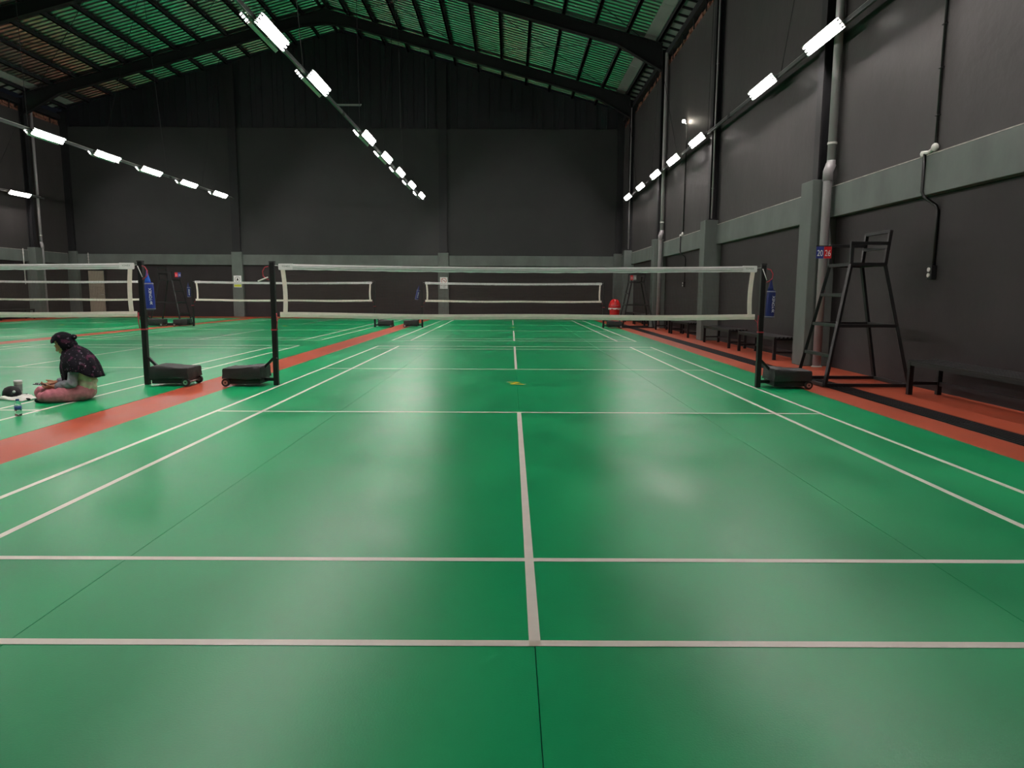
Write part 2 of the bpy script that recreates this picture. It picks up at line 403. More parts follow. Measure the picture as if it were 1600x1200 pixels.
for s in (-1, 1):
    for k in range(12):
        x = RIDGE + s*(0.95 + 1.06*k); z = roof_z(x)
        m_ = MB().box(x-0.035, x+0.035, YF, YB-0.02, z-0.165, z-0.012); m_.box(x-0.035, x+0.035+0.04, YF, YB-0.02, z-0.165, z-0.150)
        m_.build('purlin', 'steel_dark', ceiling)
    x = RIDGE + s*0.14; z = roof_z(x)
    MB().box(x-0.03, x+0.03, YF, YB-0.02, z-0.165, z-0.012).build('purlin', 'steel_dark', ceiling)
    # flat flashing inside the last purlin and the eave boards with their bars
    xa, xb_ = RIDGE + s*12.18, RIDGE + s*12.56
    za, zb = roof_z(xa)-0.012, roof_z(xb_)-0.012
    for k in range(12):
        y0 = YF + k*2.86
        MB().add([(xa,y0,za),(xb_,y0,zb),(xb_,y0+2.85,zb),(xa,y0+2.85,za),(xa,y0,za+0.006),(xb_,y0,zb+0.006),(xb_,y0+2.85,zb+0.006),(xa,y0+2.85,za+0.006)],
                 [(0,3,2,1),(4,5,6,7),(0,1,5,4),(1,2,6,5),(2,3,7,6),(3,0,4,7)]).build('eave_flashing', 'roof_flat', ceiling)
    xa, xb_ = RIDGE + s*12.65, RIDGE + s*13.05
    za, zb = roof_z(xa)-0.06, roof_z(xb_)-0.06
    y = -1.0
    bme = MB().add([(xa,0.02,za),(xb_,0.02,zb),(xb_,0.53,zb),(xa,0.53,za),(xa,0.02,za+0.01),(xb_,0.02,zb+0.01),(xb_,0.53,zb+0.01),(xa,0.53,za+0.01)],
                 [(0,3,2,1),(4,5,6,7),(0,1,5,4),(1,2,6,5),(2,3,7,6),(3,0,4,7)]).mesh('eave_board', 'roof_flat')
    sme = MB().bar((xa, 0, za-0.03), (xb_, 0, zb-0.03), 0.045, 0.07).mesh('gutter_bar', 'steel_dark')
    while y < YB - 0.6:
        link('eave_board', bme, ceiling, loc=(0, y, 0)); link('gutter_bar', sme, ceiling, loc=(0, y, 0)); y += 0.55
# rafters: I-sections with haunched ends
for y in COLY:
    for s in (-1, 1):
        xs = [RIDGE, RIDGE + s*1.0, RIDGE + s*11.2, RIDGE + s*12.74]
        top = [roof_z(x) - 0.166 for x in xs]
        bot = [top[0]-0.60, top[1]-0.42, top[2]-0.42, top[3]-0.86]
        m_ = MB()
        poly = list(zip(xs, top)) + list(zip(reversed(xs), reversed(bot)))
        m_.prism(poly, y-0.008, y+0.008, 'y')
        web = m_.build('rafter', 'steel_dark', ceiling)
        f_ = MB()
        for i in range(3):
            f_.bar((xs[i], y, bot[i]), (xs[i+1], y, bot[i+1]), 0.20, 0.018)
            f_.bar((xs[i], y, top[i]-0.01), (xs[i+1], y, top[i+1]-0.01), 0.20, 0.016)
        f_.build('flange', 'steel_dark', web)
# bracing rods in two bays of each slope
for s in (-1, 1):
    for (ya, yb_) in ((15.6, 21.9), (9.26, 15.6)):
        for (d0, d1) in ((0.6, 6.0), (6.0, 12.2)):
            for fl in (0, 1):
                a, b = (ya, yb_) if fl else (yb_, ya)
                xa, xb_ = RIDGE + s*d0, RIDGE + s*d1
                MB().tube([(xa, a, roof_z(xa)-0.22-0.02*fl), (xb_, b, roof_z(xb_)-0.22-0.02*fl)], 0.010, 6).build('bracing_rod', 'steel_dark', ceiling)

# ------------------------------------------------------------------ lighting rails and fixtures
LY = [-5.2, -2.6, 0.0, 2.58, 5.25, 10.05, 12.75, 15.35, 18.1, 20.95]
RAILS = {'right': (4.84, 5.17), 'middle': (-3.90, 5.19), 'left': (-12.22, 5.19), 'far': (-20.50, 5.17)}
def fixture(two, side):
    """V section: reflectors rise outwards from the apex; tubes on the under side."""
    r = thing('light_fixture', 'light', 'light fixture')
    L2 = 0.62
    for s in ((-1, 1) if two else (side,)):
        a = Vector((s*0.030, 0, -0.090)); nrm = Vector((s*0.766, 0, -0.643)); d = Vector((s*0.643, 0, 0.766)); b = a + d*0.185
        m_ = MB()
        p = [a, b, b - nrm*0.012, a - nrm*0.012]
        m_.prism([(q.x, q.z) for q in p], -L2, L2, 'y')
        for e, lip in ((a, 0.046), (b, 0.044)):
            q = e + nrm*lip; m_.prism([(e.x, e.z), (q.x, q.z), (q.x + d.x*0.006, q.z + d.z*0.006), (e.x + d.x*0.006, e.z + d.z*0.006)], -L2, L2, 'y')
        for k in range(3):
            c = a + (b-a)*(0.17 + 0.33*k) + nrm*0.028
            t = MB().tube([(c.x, -0.595, c.z), (c.x, 0.595, c.z)], 0.014, 10).build('tube', 'tube_lit', r, smooth=False)
            for yy in (-0.6, 0.6):
                m_.tube([(c.x, yy-0.012, c.z), (c.x, yy+0.012, c.z)], 0.016, 8)
                q = c - nrm*0.034; m_.bar((c.x, yy, c.z), (q.x, yy, q.z), 0.02, 0.02)
        m_.build('reflector', 'lamp_body', r)
    return r
protos = {}
ORD = ['first', 'second', 'third', 'fourth', 'fifth', 'sixth', 'seventh']
DESC = {'right': 'lit tube light on the right wall rail', 'middle': 'lit two-sided tube light on the middle rail',
        'left': 'lit two-sided tube light on the left rail', 'far': 'lit tube light on the far left wall rail'}
VIS = {'right': 3, 'middle': 3, 'left': 5, 'far': 8}
for rn, (rx, rzz) in RAILS.items():
    rail = thing('lighting_rail', {'right': 'long grey steel rail carrying lights in front of the right wall', 'middle': 'long grey steel rail carrying lights over the gap left of the near court',
                 'left': 'long grey steel rail carrying lights over the left courts', 'far': 'long grey steel rail carrying lights in front of the far left wall'}[rn], 'rail', (rx, 0, rzz))
    MB().box(-0.022, 0.022, YF+0.12, 22.6, -0.03, 0.04).build('beam', 'rail_grey', rail, bevel=0.004)
    MB().tube([(0.0, YF+0.3, 0.050), (0.0, 22.4, 0.050)], 0.009, 6).build('cable', 'pvc_white', rail)
    for yy in (7.6, 16.8): MB().box(-0.026, 0.026, yy-0.09, yy+0.09, -0.034, 0.0405).build('joint_sleeve', 'steel_dark', rail)
    for yy, yt in ((-3.2, -3.4), (4.55, 2.93), (9.4, 9.26), (12.6, 15.6), (16.6, 15.6), (19.4, 21.9)):
        MB().tube([(0, yy, 0.041), (0, yt, roof_z(rx)-0.59-rzz)], 0.007, 6).build('suspension_rod', 'steel_dark', rail)
    kind = 'two' if rn in ('middle', 'left') else rn
    for i, ly in enumerate(LY):
        if kind not in protos:
            o = fixture(kind == 'two', -1 if rn == 'right' else 1); protos[kind] = o; o.location = (rx, ly, rzz)
        else:
            o = copy_tree(protos[kind], loc=(rx, ly, rzz))
        o['category'] = 'light'
        if i >= VIS[rn]:
            k = i - VIS[rn]
            o['label'] = DESC[rn] + (', only one seen' if rn == 'far' and k == 0 else ', %s from the camera' % ORD[k])
            o['group'] = 'tube lights on the rails'
        else:
            o['label'] = DESC[rn] + ', outside the picture'; o['group'] = 'overhead tube lights out of the picture'
# unlit batten lamp and cable on the gable
ub = thing('batten_lamp', 'short unlit batten lamp fixed high on the dark gable wall', 'light', (-7.55, YB-0.06, 9.62))
MB().box(-0.60, 0.60, -0.03, 0.03, 0.03, 0.07).build('batten', 'tube_off', ub); MB().tube([(-0.58, 0, 0), (0.58, 0, 0)], 0.016, 8).build('tube', 'tube_off', ub)
for (x, z1) in ((-5.2, 12.0), (-4.0, 11.7)):
    c = thing('conduit', 'thin vertical conduit on the dark gable wall ' + ('nearer the ridge' if x < -5 else 'beside the steel column'), 'conduit', (x, YB+0.06, ZTOP))
    MB().tube([(0, -0.02, -0.0), (0, -0.02, z1-ZTOP)], 0.016, 6).build('pipe', 'steel_flange', c)

# ------------------------------------------------------------------ downpipes and conduits
def downpipe(x, y, sx, label, r=0.066):
    t = thing('drain_pipe', label, 'pipe', (x, y, 0))
    MB().tube([(0, 0, -0.001), (0, 0, 3.02), (0, 0.0, 3.12), (sx*0.05, 0.03, 3.22), (sx*0.05, 0.03, 3.3)], r, 16).build('lower_pipe', 'pvc_grey', t, smooth=True)
    MB().tube([(sx*0.05, 0.03, 3.3), (sx*0.05, 0.03, 9.0)], r*0.97, 16).build('upper_pipe', 'pvc_grey', t, smooth=True)
    e = MB().tube([(0, 0, 2.98), (0, 0, 3.12), (sx*0.05, 0.03, 3.24)], r*1.18, 16); e.build('elbow', 'pvc_grey', t, smooth=True)
    MB().tube([(sx*0.05, 0.03, 3.55), (sx*0.05, 0.03, 3.58)], r*1.1, 16).build('clamp', 'pvc_white', t)
    MB().lathe([(r*1.25, 0), (r*1.3, 0.012), (r*1.05, 0.02)], 16).build('collar', 'mortar_pale', t)
downpipe(4.955, 2.58, 1, 'thick grey drain pipe beside the nearest concrete column of the right wall')
downpipe(4.955, 15.25, 1, 'thick grey drain pipe beside the third concrete column of the right wall')
downpipe(-20.60, 15.9, -1, 'thin-looking grey drain pipe on the left wall near the frame edge', 0.06)
downpipe(-20.55, 22.3, -1, 'thin-looking grey drain pipe in the back left corner', 0.06)
def thin_conduit(x, y, z0, z1, label, m='pvc_white', r=0.016):
    t = thing('conduit', label, 'conduit', (x, y, 0))
    MB().tube([(0, 0, z0), (0, 0, z1)], r, 8).build('pipe', m, t, smooth=True)
    for k in range(4):
        zz = z0 + (z1-z0)*(k+0.5)/4; MB().box(-0.026, 0.026, -0.026, 0.026, zz-0.008, zz+0.008).build('clip', m, t)
    return t
thin_conduit(4.95, 9.12, 3.06, 9.0, 'thin pale conduit on the steel column second from the camera', 'pvc_grey', 0.022)
thin_conduit(4.95, 21.76, 3.06, 8.9, 'thin pale conduit on the farthest steel column of the right wall', 'pvc_grey', 0.022)
# wall cable with socket, near
def cable_drop(y, zt, label, white=True):
    t = thing('cable_conduit', label, 'conduit', (XR, y, 0))
    MB().tube([(-0.018, 0, zt), (-0.018, 0, 2.99)], 0.017, 8).build('upper_pipe', 'black_metal', t, smooth=True)
    for zz in (3.35, 3.9, 4.4): MB().box(-0.045, 0.0, -0.03, 0.03, zz-0.008, zz+0.008).build('clip', 'black_metal', t)
    dy = 0.17 if white else 0.05
    m_ = MB().tube([(-0.03, -0.02, 2.99), (-0.045, 0.03, 2.945), (-0.045, 0.09, 2.93), (-0.045, dy+0.06, 2.95), (-0.05, dy+0.05, 2.92), (-0.05, dy, 2.915)], 0.022, 8)
    m_.ell((-0.035, -0.02, 2.97), (0.04, 0.05, 0.05), 10); m_.ell((-0.045, dy+0.03, 2.935), (0.03, 0.06, 0.03), 10)
    m_.build('cable_knot', 'pvc_white', t, smooth=True)
    low = [(-0.048, dy, 2.93), (-0.048, dy, 2.46), (-0.03, dy-0.03, 2.40), (0.07, dy-0.14, 2.28), (0.08, dy-0.16, 2.22), (0.08, dy-0.16, 1.54)]
    MB().tube(low, 0.019, 8).build('lower_pipe', 'black_metal' if white else 'black_metal', t, smooth=True)
    s_ = MB().box(0.03, 0.0995, dy-0.21, dy-0.11, 1.38, 1.55).build('socket_box', 'black_metal', t, bevel=0.006)
    k = MB(); k.lathe([(0.026, 0.0), (0.022, 0.012)], 14, (0, 0, 0), 'x')
    for zz in (1.43, 1.50):
        k = MB().lathe([(0.027, 0.018), (0.027, 0.030)], 14, (0.0, dy-0.16, zz), 'x').build('socket', 'pvc_white', s_)
    return t
cable_drop(-0.08, 9.0, 'black cable conduit with white knot and twin socket beside the umpire chair')
t2 = cable_drop(12.6, 6.1, 'black cable conduit running down from the small wall lamp')
wl = thing('wall_lamp', 'small bright bulb lamp on a bracket high on the right wall', 'light', (XR, 12.55, 6.12))
MB().tube([(-0.01, 0, -0.05), (-0.05, 0, 0.02), (-0.10, 0, 0.06)], 0.016, 8).build('bracket', 'lamp_body', wl, smooth=True)
MB().ell((-0.125, 0, 0.09), (0.05, 0.05, 0.05), 14).build('bulb', 'bulb_lit', wl, smooth=True)
# cable loops beside the back left corner pipe
thin_conduit(-20.72, 21.3, 1.45, 2.95, 'short pale cable drop on the left wall by the back corner')
thin_conduit(-19.9, YB-0.055, 2.45, 2.95, 'short pale cable end on the back wall beam beside the corner')

# ------------------------------------------------------------------ signs on the back columns
def sign(x, z, smoking):
    t = thing('wall_sign', 'white no smoking sign on the right-hand back column' if smoking else 'white notice with yellow band on the left back column', 'sign', (x, YB-0.12, z))
    MB().box(-0.18, 0.18, -0.006, -0.0005, -0.27, 0.27).build('board', 'print_white', t)
    ring = MB(); n = 28
    vs_ = []; fs = []
    for k in range(n):
        a = 2*PI*k/n
        for rr in (0.105, 0.128): vs_.append((rr*math.cos(a), -0.0068, 0.10 + rr*math.sin(a))); vs_.append((rr*math.cos(a), -0.0061, 0.10 + rr*math.sin(a)))
    for k in range(n):
        a, b = 4*k, 4*((k+1) % n); fs += [(a, b, b+2, a+2), (a+2, b+2, b+3, a+3), (a, a+1, b+1, b)]
    ring.add(vs_, fs).build('ring', 'print_red' if smoking else 'print_grey', t)
    if smoking:
        MB().bar((-0.08, -0.0064, 0.18), (0.08, -0.0064, 0.02), 0.02, 0.0008, (0,1,0)).build('slash', 'print_red', t)
        MB().box(-0.07, 0.07, -0.0066, -0.0061, 0.085, 0.105).build('cigarette', 'print_grey', t)
        for s_, zz, sz in (('NO SMOKING', -0.115, 0.052), ('AREA', -0.19, 0.05)):
            o = link('lettering', text_mesh(s_, sz, 'print_black'), t, loc=(0, -0.0075, zz)); o.rotation_euler = (PI/2, 0, 0)
    else:
        g = MB().ell((0.0, -0.0065, 0.155), (0.022, 0.0006, 0.022), 10); g.prism([(-0.03, 0.13), (0.03, 0.13), (0.045, 0.04), (-0.045, 0.04)], -0.007, -0.0061, 'y'); g.build('figure', 'print_black', t)
        for k in range(2): MB().box(-0.12, 0.12, -0.0068, -0.0061, -0.08-0.03*k, -0.07-0.03*k).build('text_line', 'print_grey', t)
        MB().box(-0.165, 0.165, -0.0072, -0.0061, -0.25, -0.14).build('yellow_band', 'print_yellow', t)
sign(-3.24, 1.63, True); sign(-12.93, 1.65, False)

# ------------------------------------------------------------------ net posts
def make_post():
    r = thing('net_post', 'post', 'net post')
    MB().box(-0.03, 0.03, -0.03, 0.03, 0.0, 1.55).build('pole', 'black_metal', r, bevel=0.004)
    MB().box(-0.033, 0.033, -0.033, 0.033, 1.551, 1.565).build('cap', 'rubber', r)
    MB().bar((0.031, 0, 0.075), (0.16, 0, 0.075), 0.04, 0.04).build('foot_bar', 'black_metal', r)
    MB().bar((0.028, 0, 0.345), (0.19, 0, 0.18), 0.035, 0.03).build('brace', 'black_metal', r)
    # weight box under a loose fabric cover
    body = MB(); nx, ny = 9, 7; rnd = random.Random(3)
    x0, x1, y0, y1, zb, zt = 0.135, 0.61, -0.20, 0.20, 0.055, 0.245
    body.box(x0+0.01, x1-0.03, y0+0.02, y1-0.02, 0.035, 0.10)
    body.build('weight_tray', 'black_metal', r)
    c = MB(); top = []
    rings = []
    per = [(x0 + (x1-x0)*i/nx, y0) for i in range(nx)] + [(x1, y0 + (y1-y0)*i/ny) for i in range(ny)] + [(x1 - (x1-x0)*i/nx, y1) for i in range(nx)] + [(x0, y1 - (y1-y0)*i/ny) for i in range(ny)]
    cx, cy = (x0+x1)/2, (y0+y1)/2
    for (z, sc_, j) in ((0.10, 1.0, 0.012), (0.16, 1.012, 0.009), (0.215, 1.0, 0.006), (0.238, 0.975, 0.004), (0.246, 0.90, 0.004), (0.240, 0.45, 0.006)):
        rings.append([(cx + (x-cx)*sc_ + rnd.uniform(-j, j), cy + (y-cy)*sc_ + rnd.uniform(-j, j), z + rnd.uniform(-j, j)*0.7 + 0.012*math.sin(9*x)*(z > 0.2)) for x, y in per])
    n = len(per); vs_ = [p for rg in rings for p in rg] + [(cx, cy, 0.236)]
    fs = [(i*n+k, i*n+(k+1) % n, (i+1)*n+(k+1) % n, (i+1)*n+k) for i in range(len(rings)-1) for k in range(n)]
    fs += [((len(rings)-1)*n+k, (len(rings)-1)*n+(k+1) % n, len(vs_)-1) for k in range(n)]
    o = c.add(vs_, fs).build('weight_cover', 'black_fabric', r); smooth_angle(o, 42)
    MB().tube([(0.575, -0.165, 0.052), (0.575, 0.165, 0.052)], 0.010, 8).build('axle', 'chrome', r)
    for s_ in (-1, 1):
        w = MB().lathe([(0.030, -0.016), (0.048, -0.016), (0.052, -0.010), (0.052, 0.010), (0.048, 0.016), (0.030, 0.016)], 22, (0.575, s_*0.185, 0.052), 'y').build('wheel', 'rubber', r, smooth=False)
        MB().lathe([(0.029, -0.0185), (0.031, -0.012), (0.031, 0.012), (0.029, 0.0185)], 16, (0.575, s_*0.185, 0.052), 'y').build('hub', 'chrome', w)
        MB().lathe([(0.010, -0.020), (0.010, 0.020)], 10, (0.575, s_*0.185, 0.052), 'y').build('axle_end', 'rubber', w)
    MB().box(-0.034, 0.034, -0.034, 0.034, 0.70, 0.715).build('cord_band', 'cord_red', r)
    return r
HP = 3.085
POSTS = [(COURTX[0]-HP, 0, PI, 'black wheeled net post on the left of the near court, box left of it'),
         (COURTX[0]+HP, 0, 0, 'black wheeled net post on the right of the near court by the umpire chair'),
         (COURTX[1]+HP, 0, 0, 'black wheeled net post with bright blue bag, right of the seated person'),
         (COURTX[1]-HP, 0, PI, 'black wheeled net post beyond the left edge of the picture'),
         (COURTX[0]-HP-0.03, 15.21, PI, 'distant net post left of the far middle net, blue bag hung on it'),
         (COURTX[0]+HP, 15.21, 0, 'distant net post right of the far middle net, in front of the red bin'),
         (COURTX[1]+HP, 15.21, 0, 'distant net post at the right end of the second far net'),
         (COURTX[1]-HP-0.03, 15.21, PI, 'distant net post at the left end of the second far net'),
         (COURTX[2]+HP, 15.21, 0, 'distant net post of the far left court, behind the blue bag'),
         (COURTX[2]-HP, 15.21, PI, 'distant net post of the far left court outside the picture')]
post0 = make_post()
for i, (x, y, rz, lb) in enumerate(POSTS):
    o = post0 if i == 0 else copy_tree(post0)
    o.location = (x, y, 0); o.rotation_euler = (0, 0, rz if i else PI)
    o['label'] = lb; o['group'] = 'wheeled net posts'
# cord ties and lever at the tops of the near posts
def tie(x, s_, lever):
    t = thing('tie_cord', 'red tie cord ' + ('with white lever on the near court left post' if lever else ('on the near court right post' if x > 0 else 'on the post with the bright blue bag')), 'cord', (x, 0, 0))
    MB().tube([(s_*0.036, -0.036, 1.50), (s_*0.075, -0.05, 1.49), (s_*0.105, -0.05, 1.44), (s_*0.10, -0.05, 1.38), (s_*0.06, -0.045, 1.345), (s_*0.036, -0.038, 1.335)], 0.006, 6).build('loop', 'cord_red', t, smooth=True)
    MB().tube([(-s_*0.045, -0.036, 0.92), (-s_*0.050, -0.036, 0.80), (-s_*0.038, -0.036, 0.72)], 0.006, 6).build('lower_tie', 'cord_red', t, smooth=True)
    if lever: MB().tube([(s_*0.04, -0.05, 1.365), (s_*0.165, -0.06, 1.315)], 0.0085, 8).build('lever', 'pvc_white', t)
    else: MB().tube([(-s_*0.02, -0.036, 1.50), (s_*0.02, -0.04, 1.40), (s_*0.035, -0.04, 1.36)], 0.005, 6).build('white_cord', 'cord_white', t, smooth=True)
tie(-HP, -1, True); tie(HP, 1, False); tie(COURTX[1]+HP, 1, False)

# ------------------------------------------------------------------ nets
def make_net():
    r = thing('badminton_net', 'net', 'net')
    W = 2.985
    def ztop(x): return 1.535 - 0.028*(1-(x/W)**2)
    def zbot(x): return 0.895 - 0.012*(1-(x/W)**2) + 0.006*math.sin(2.1*x+1)
    def tape(za, h, name, m, ribs):
        n = 60; vs_ = []; fs = []
        rnd = random.Random(len(name))
        for i in range(n+1):
            x = -W - 0.02 + (2*W+0.04)*i/n; z = za(max(-W, min(W, x))); j = rnd.uniform(-0.003, 0.003)
            for (yy, zz) in ((-0.006, z-h+j), (-0.010+j, z-h*0.5), (-0.006, z), (0.006, z), (0.010+j, z-h*0.5), (0.006, z-h+j)): vs_.append((x, yy, zz))
        for i in range(n):
            for k in range(6): fs.append((i*6+k, i*6+(k+1) % 6, (i+1)*6+(k+1) % 6, (i+1)*6+k))
        fs += [tuple(range(5, -1, -1)), tuple(n*6+k for k in range(6))]
        o = MB().add(vs_, fs).build(name, m, r); return o
    tt = tape(ztop, 0.070, 'top_tape', 'tape_white', True)
    for k, dz in enumerate((-0.024, -0.047)):
        MB().tube([(-W+0.1 + (2*W-0.2)*i/30, -0.0125, ztop(-W+0.1+(2*W-0.2)*i/30)+dz) for i in range(31)], 0.0022, 4).build('stitch_cord', 'pvc_grey', tt)
    tape(lambda x: zbot(x)+0.033, 0.066, 'bottom_tape', 'tape_cream', False)
    for s_ in (-1, 1):
        n = 14; vs_ = []; fs = []
        for i in range(n+1):
            t = i/n; z = zbot(s_*W) + 0.02 + (ztop(s_*W)-0.03 - zbot(s_*W))*t
            x = s_*(W - 0.025 - 0.030*math.sin(PI*(1-t)*0.75))
            for (dx, dy) in ((-0.026, -0.006), (0.026, -0.006), (0.026, 0.006), (-0.026, 0.006)): vs_.append((x+dx, dy-0.002, z))
        for i in range(n):
            for k in range(4): fs.append((i*4+k, i*4+(k+1) % 4, (i+1)*4+(k+1) % 4, (i+1)*4+k))
        fs += [(3, 2, 1, 0), tuple(n*4+k for k in range(4))]
        MB().add(vs_, fs).build('side_tape', 'tape_cream', r)
        MB().box(s_*W-0.16 if s_ > 0 else -W-0.01, W+0.01 if s_ > 0 else -W+0.16, -0.0145, 0.012, 1.458, 1.537).build('corner_patch', 'tape_white', r)
        me = text_mesh('YONEX', 0.030, 'print_grey')
        o = link('lettering', me, r, loc=(s_*(W-0.075), -0.0155, 1.503)); o.rotation_euler = (PI/2, 0, 0)
        MB().tube([(s_*(W+0.015), 0, 1.51), (s_*(W+0.085), 0, 1.515)], 0.004, 6).build('head_cord', 'cord_white', r)
        MB().tube([(s_*(W-0.005), 0, 0.895), (s_*(W+0.085), 0, 0.80)], 0.004, 6).build('foot_cord', 'cord_red', r)
    # fine square mesh: vertical and horizontal threads
    m_ = MB(); th = 0.0011
    nx = 300
    for i in range(1, nx):
        x = -W + 0.03 + (2*W-0.06)*i/nx
        m_.tube([(x, 0, zbot(x)+0.02), (x, 0, ztop(x)-0.05)], th, 3, cap=False)
    for k in range(1, 30):
        t = k/30
        pts = []
        for i in range(13):
            x = -W + 0.04 + (2*W-0.08)*i/12; a, b = zbot(x)+0.02, ztop(x)-0.06; pts.append((x, 0.001, a+(b-a)*t))
        m_.tube(pts, th, 3, cap=False)
    o = m_.build('net_mesh', 'net_thread', r); o['kind'] = 'stuff'
    return r
NETS = [(0, 0, 'wide badminton net of the near court straight ahead, white taped'), (1, 0, 'badminton net cut off by the left picture edge, behind the seated person'),
        (0, 1, 'small-looking far badminton net right of centre, before the no smoking sign'), (1, 1, 'small-looking far badminton net left of centre, seen partly through the near net'),
        (2, 1, 'far left badminton net seen through the left near net')]
net0 = make_net()
for i, (a, b, lb) in enumerate(NETS):
    o = net0 if i == 0 else copy_tree(net0)
    o.location = (COURTX[a], COURTY[b], 0); o['label'] = lb; o['group'] = 'badminton nets'

# ------------------------------------------------------------------ shuttle tube bags
def bag(x, y, z, rz, tilt, label, bright=True):
    t = thing('tube_bag', label, 'bag', (x, y, z), rz, 'blue tube bags hung on net posts'); t.rotation_euler = (0, tilt, rz)
    prof = [(0.036, -0.345), (0.054, -0.34), (0.058, -0.30), (0.057, -0.17), (0.056, -0.06), (0.053, -0.012), (0.046, -0.002)]
    b = MB().lathe(prof, 24, (0, 0, 0), 'z', 1.0, 0.62).build('body', 'bag_blue' if bright else 'bag_navy', t); smooth_angle(b, 50)
    MB().lathe([(0.059, -0.335), (0.060, -0.330), (0.059, -0.325)], 24, (0, 0, 0), 'z', 1.0, 0.63).build('bottom_piping', 'pvc_grey', b)
    MB().lathe([(0.0565, -0.022), (0.058, -0.017), (0.0555, -0.012)], 24, (0, 0, 0), 'z', 1.0, 0.64).build('zip', 'pvc_grey', b)
    MB().lathe([(0.040, -0.003), (0.034, 0.03), (0.020, 0.075), (0.010, 0.12), (0.006, 0.15)], 16, (-0.012, 0, 0), 'z', 1.0, 0.5).build('gathered_top', 'bag_light' if bright else 'bag_navy', t, smooth=True)
    me = text_mesh('YONEX', 0.047, 'print_white')
    o = link('lettering', me, b, loc=(0.026, -0.0335, -0.150)); o.rotation_euler = (PI/2, -PI/2, 0.14)
    lg = MB()
    for k in range(2):
        zz = -0.275 + k*0.020
        lg.prism([(0.008, zz), (0.026, zz+0.022), (0.044, zz), (0.037, zz), (0.026, zz+0.013), (0.015, zz)], -0.0365, -0.0325, 'y')
    lg.build('emblem', 'print_white', b)
bag(COURTX[1]+HP+0.105, -0.03, 1.295, 0, -0.03, 'bright blue tube bag with white lettering on the post by the seated person')
bag(HP+0.105, -0.03, 1.235, 0, 0.03, 'dark blue tube bag with white lettering on the near right post', False)
bag(-HP-0.14, 15.18, 1.27, 0, 0.22, 'tiny blue bag hanging from the post left of the far middle net', False)
bag(COURTX[1]-HP-0.125, 15.18, 1.33, 0, 0.0, 'tiny dark blue bag on the post left of the second far net', False)

# ------------------------------------------------------------------ umpire chairs
def make_chair():
    r = thing('umpire_chair', 'chair', 'chair')
    T = 0.042
    def bar(n, p, q, parent=r, w=T, h=T): return MB().bar(p, q, w, h).build(n, 'black_metal', parent, bevel=0.003)
    bx0, bx1, by0, by1 = -0.53, 0.55, -0.43, 0.43
    sx0, sx1, sy0, sy1, sz = -0.23, 0.205, -0.30, 0.30, 1.57
    for (bx, by, sx, sy) in ((bx0, by0, sx0, sy0), (bx0, by1, sx0, sy1), (bx1, by0, sx1, sy0), (bx1, by1, sx1, sy1)):
        bar('leg', (bx, by, 0.02), (sx, sy, sz))
    f = MB()
    for p, q in (((bx0, by0, 0.03), (bx1, by0, 0.03)), ((bx0, by1, 0.03), (bx1, by1, 0.03))): bar('base_rail', p, q)
    bar('base_rail', (bx0, by0, 0.03), (bx0, by1, 0.03)); bar('base_rail', (bx1, by0, 0.03), (bx1, by1, 0.03))
    def at(z, bx, by, sx, sy): t = z/sz; return (bx+(sx-bx)*t, by+(sy-by)*t, z)
    for z in (0.40, 0.79, 1.18):
        bar('rung', at(z, bx0, by0, sx0, sy0), at(z, bx0, by1, sx0, sy1))
    z = 0.79
    bar('stretcher', at(z, bx0, by0, sx0, sy0), at(z, bx1, by0, sx1, sy0)); bar('stretcher', at(z, bx0, by1, sx0, sy1), at(z, bx1, by1, sx1, sy1))
    bar('stretcher', at(z, bx1, by0, sx1, sy0), at(z, bx1, by1, sx1, sy1))
    bar('seat_rail', (sx0, sy0, sz), (sx0, sy1, sz)); bar('seat_rail', (sx1, sy0, sz), (sx1, sy1, sz))
    bar('seat_rail', (sx0, sy0, sz), (sx1, sy0, sz)); bar('seat_rail', (sx0, sy1, sz), (sx1, sy1, sz))
    MB().box(sx0+0.022, sx1-0.022, sy0+0.022, sy1-0.022, sz-0.006, sz+0.012).build('seat', 'black_metal', r)
    za = 1.835
    for y in (sy0, sy1):
        bar('arm_post', (sx0, y, sz), (sx0, y, za)); bar('armrest', (sx0-0.02, y, za), (sx1+0.025, y, za))
        bar('back_post', (sx1, y, sz), (sx1+0.045, y, 2.0))
    bar('back_rail', (sx1+0.043, sy0, 1.985), (sx1+0.043, sy1, 1.985)); bar('back_rail', (sx1+0.022, sy0, 1.785), (sx1+0.022, sy1, 1.785))
    return r
chair0 = make_chair()
CH = [(4.48, 0.44, 0, 'tall black umpire chair beside the near right net post'), (4.27, 15.68, 0, 'distant black umpire chair by the right wall near the red bin'),
      (-12.02, 15.90, PI, 'distant black umpire chair on the left, behind the bright blue bag')]
for i, (x, y, rz, lb) in enumerate(CH):
    o = chair0 if i == 0 else copy_tree(chair0)
    o.location = (x, y, 0); o.rotation_euler = (0, 0, rz); o['label'] = lb; o['group'] = 'umpire chairs'
def scoreboard(x, y, z, cards, label, w=0.105, h=0.165):
    t = thing('scoreboard', label, 'scoreboard', (x, y, z), 0, 'flip scoreboards on umpire chairs')
    MB().box(-w-0.004, w+0.004, 0.0, 0.006, -0.01, 0.004).build('backing', 'print_black', t)
    MB().tube([(-w, -0.002, 0.002), (w, -0.002, 0.002)], 0.006, 8).build('binder', 'print_black', t)
    for k, (txt, m) in enumerate(cards):
        cx = (-0.5 + k)*w*1.0
        c = MB().box(cx-w*0.48, cx+w*0.48, -0.006, -0.001, -h, -0.008).build('card', m, t)
        o = link('digits', text_mesh(txt, 0.115, 'print_white'), c, loc=(cx, -0.0072, -h*0.60)); o.rotation_euler = (PI/2, 0, 0); o.scale = (0.72, 1, 1)
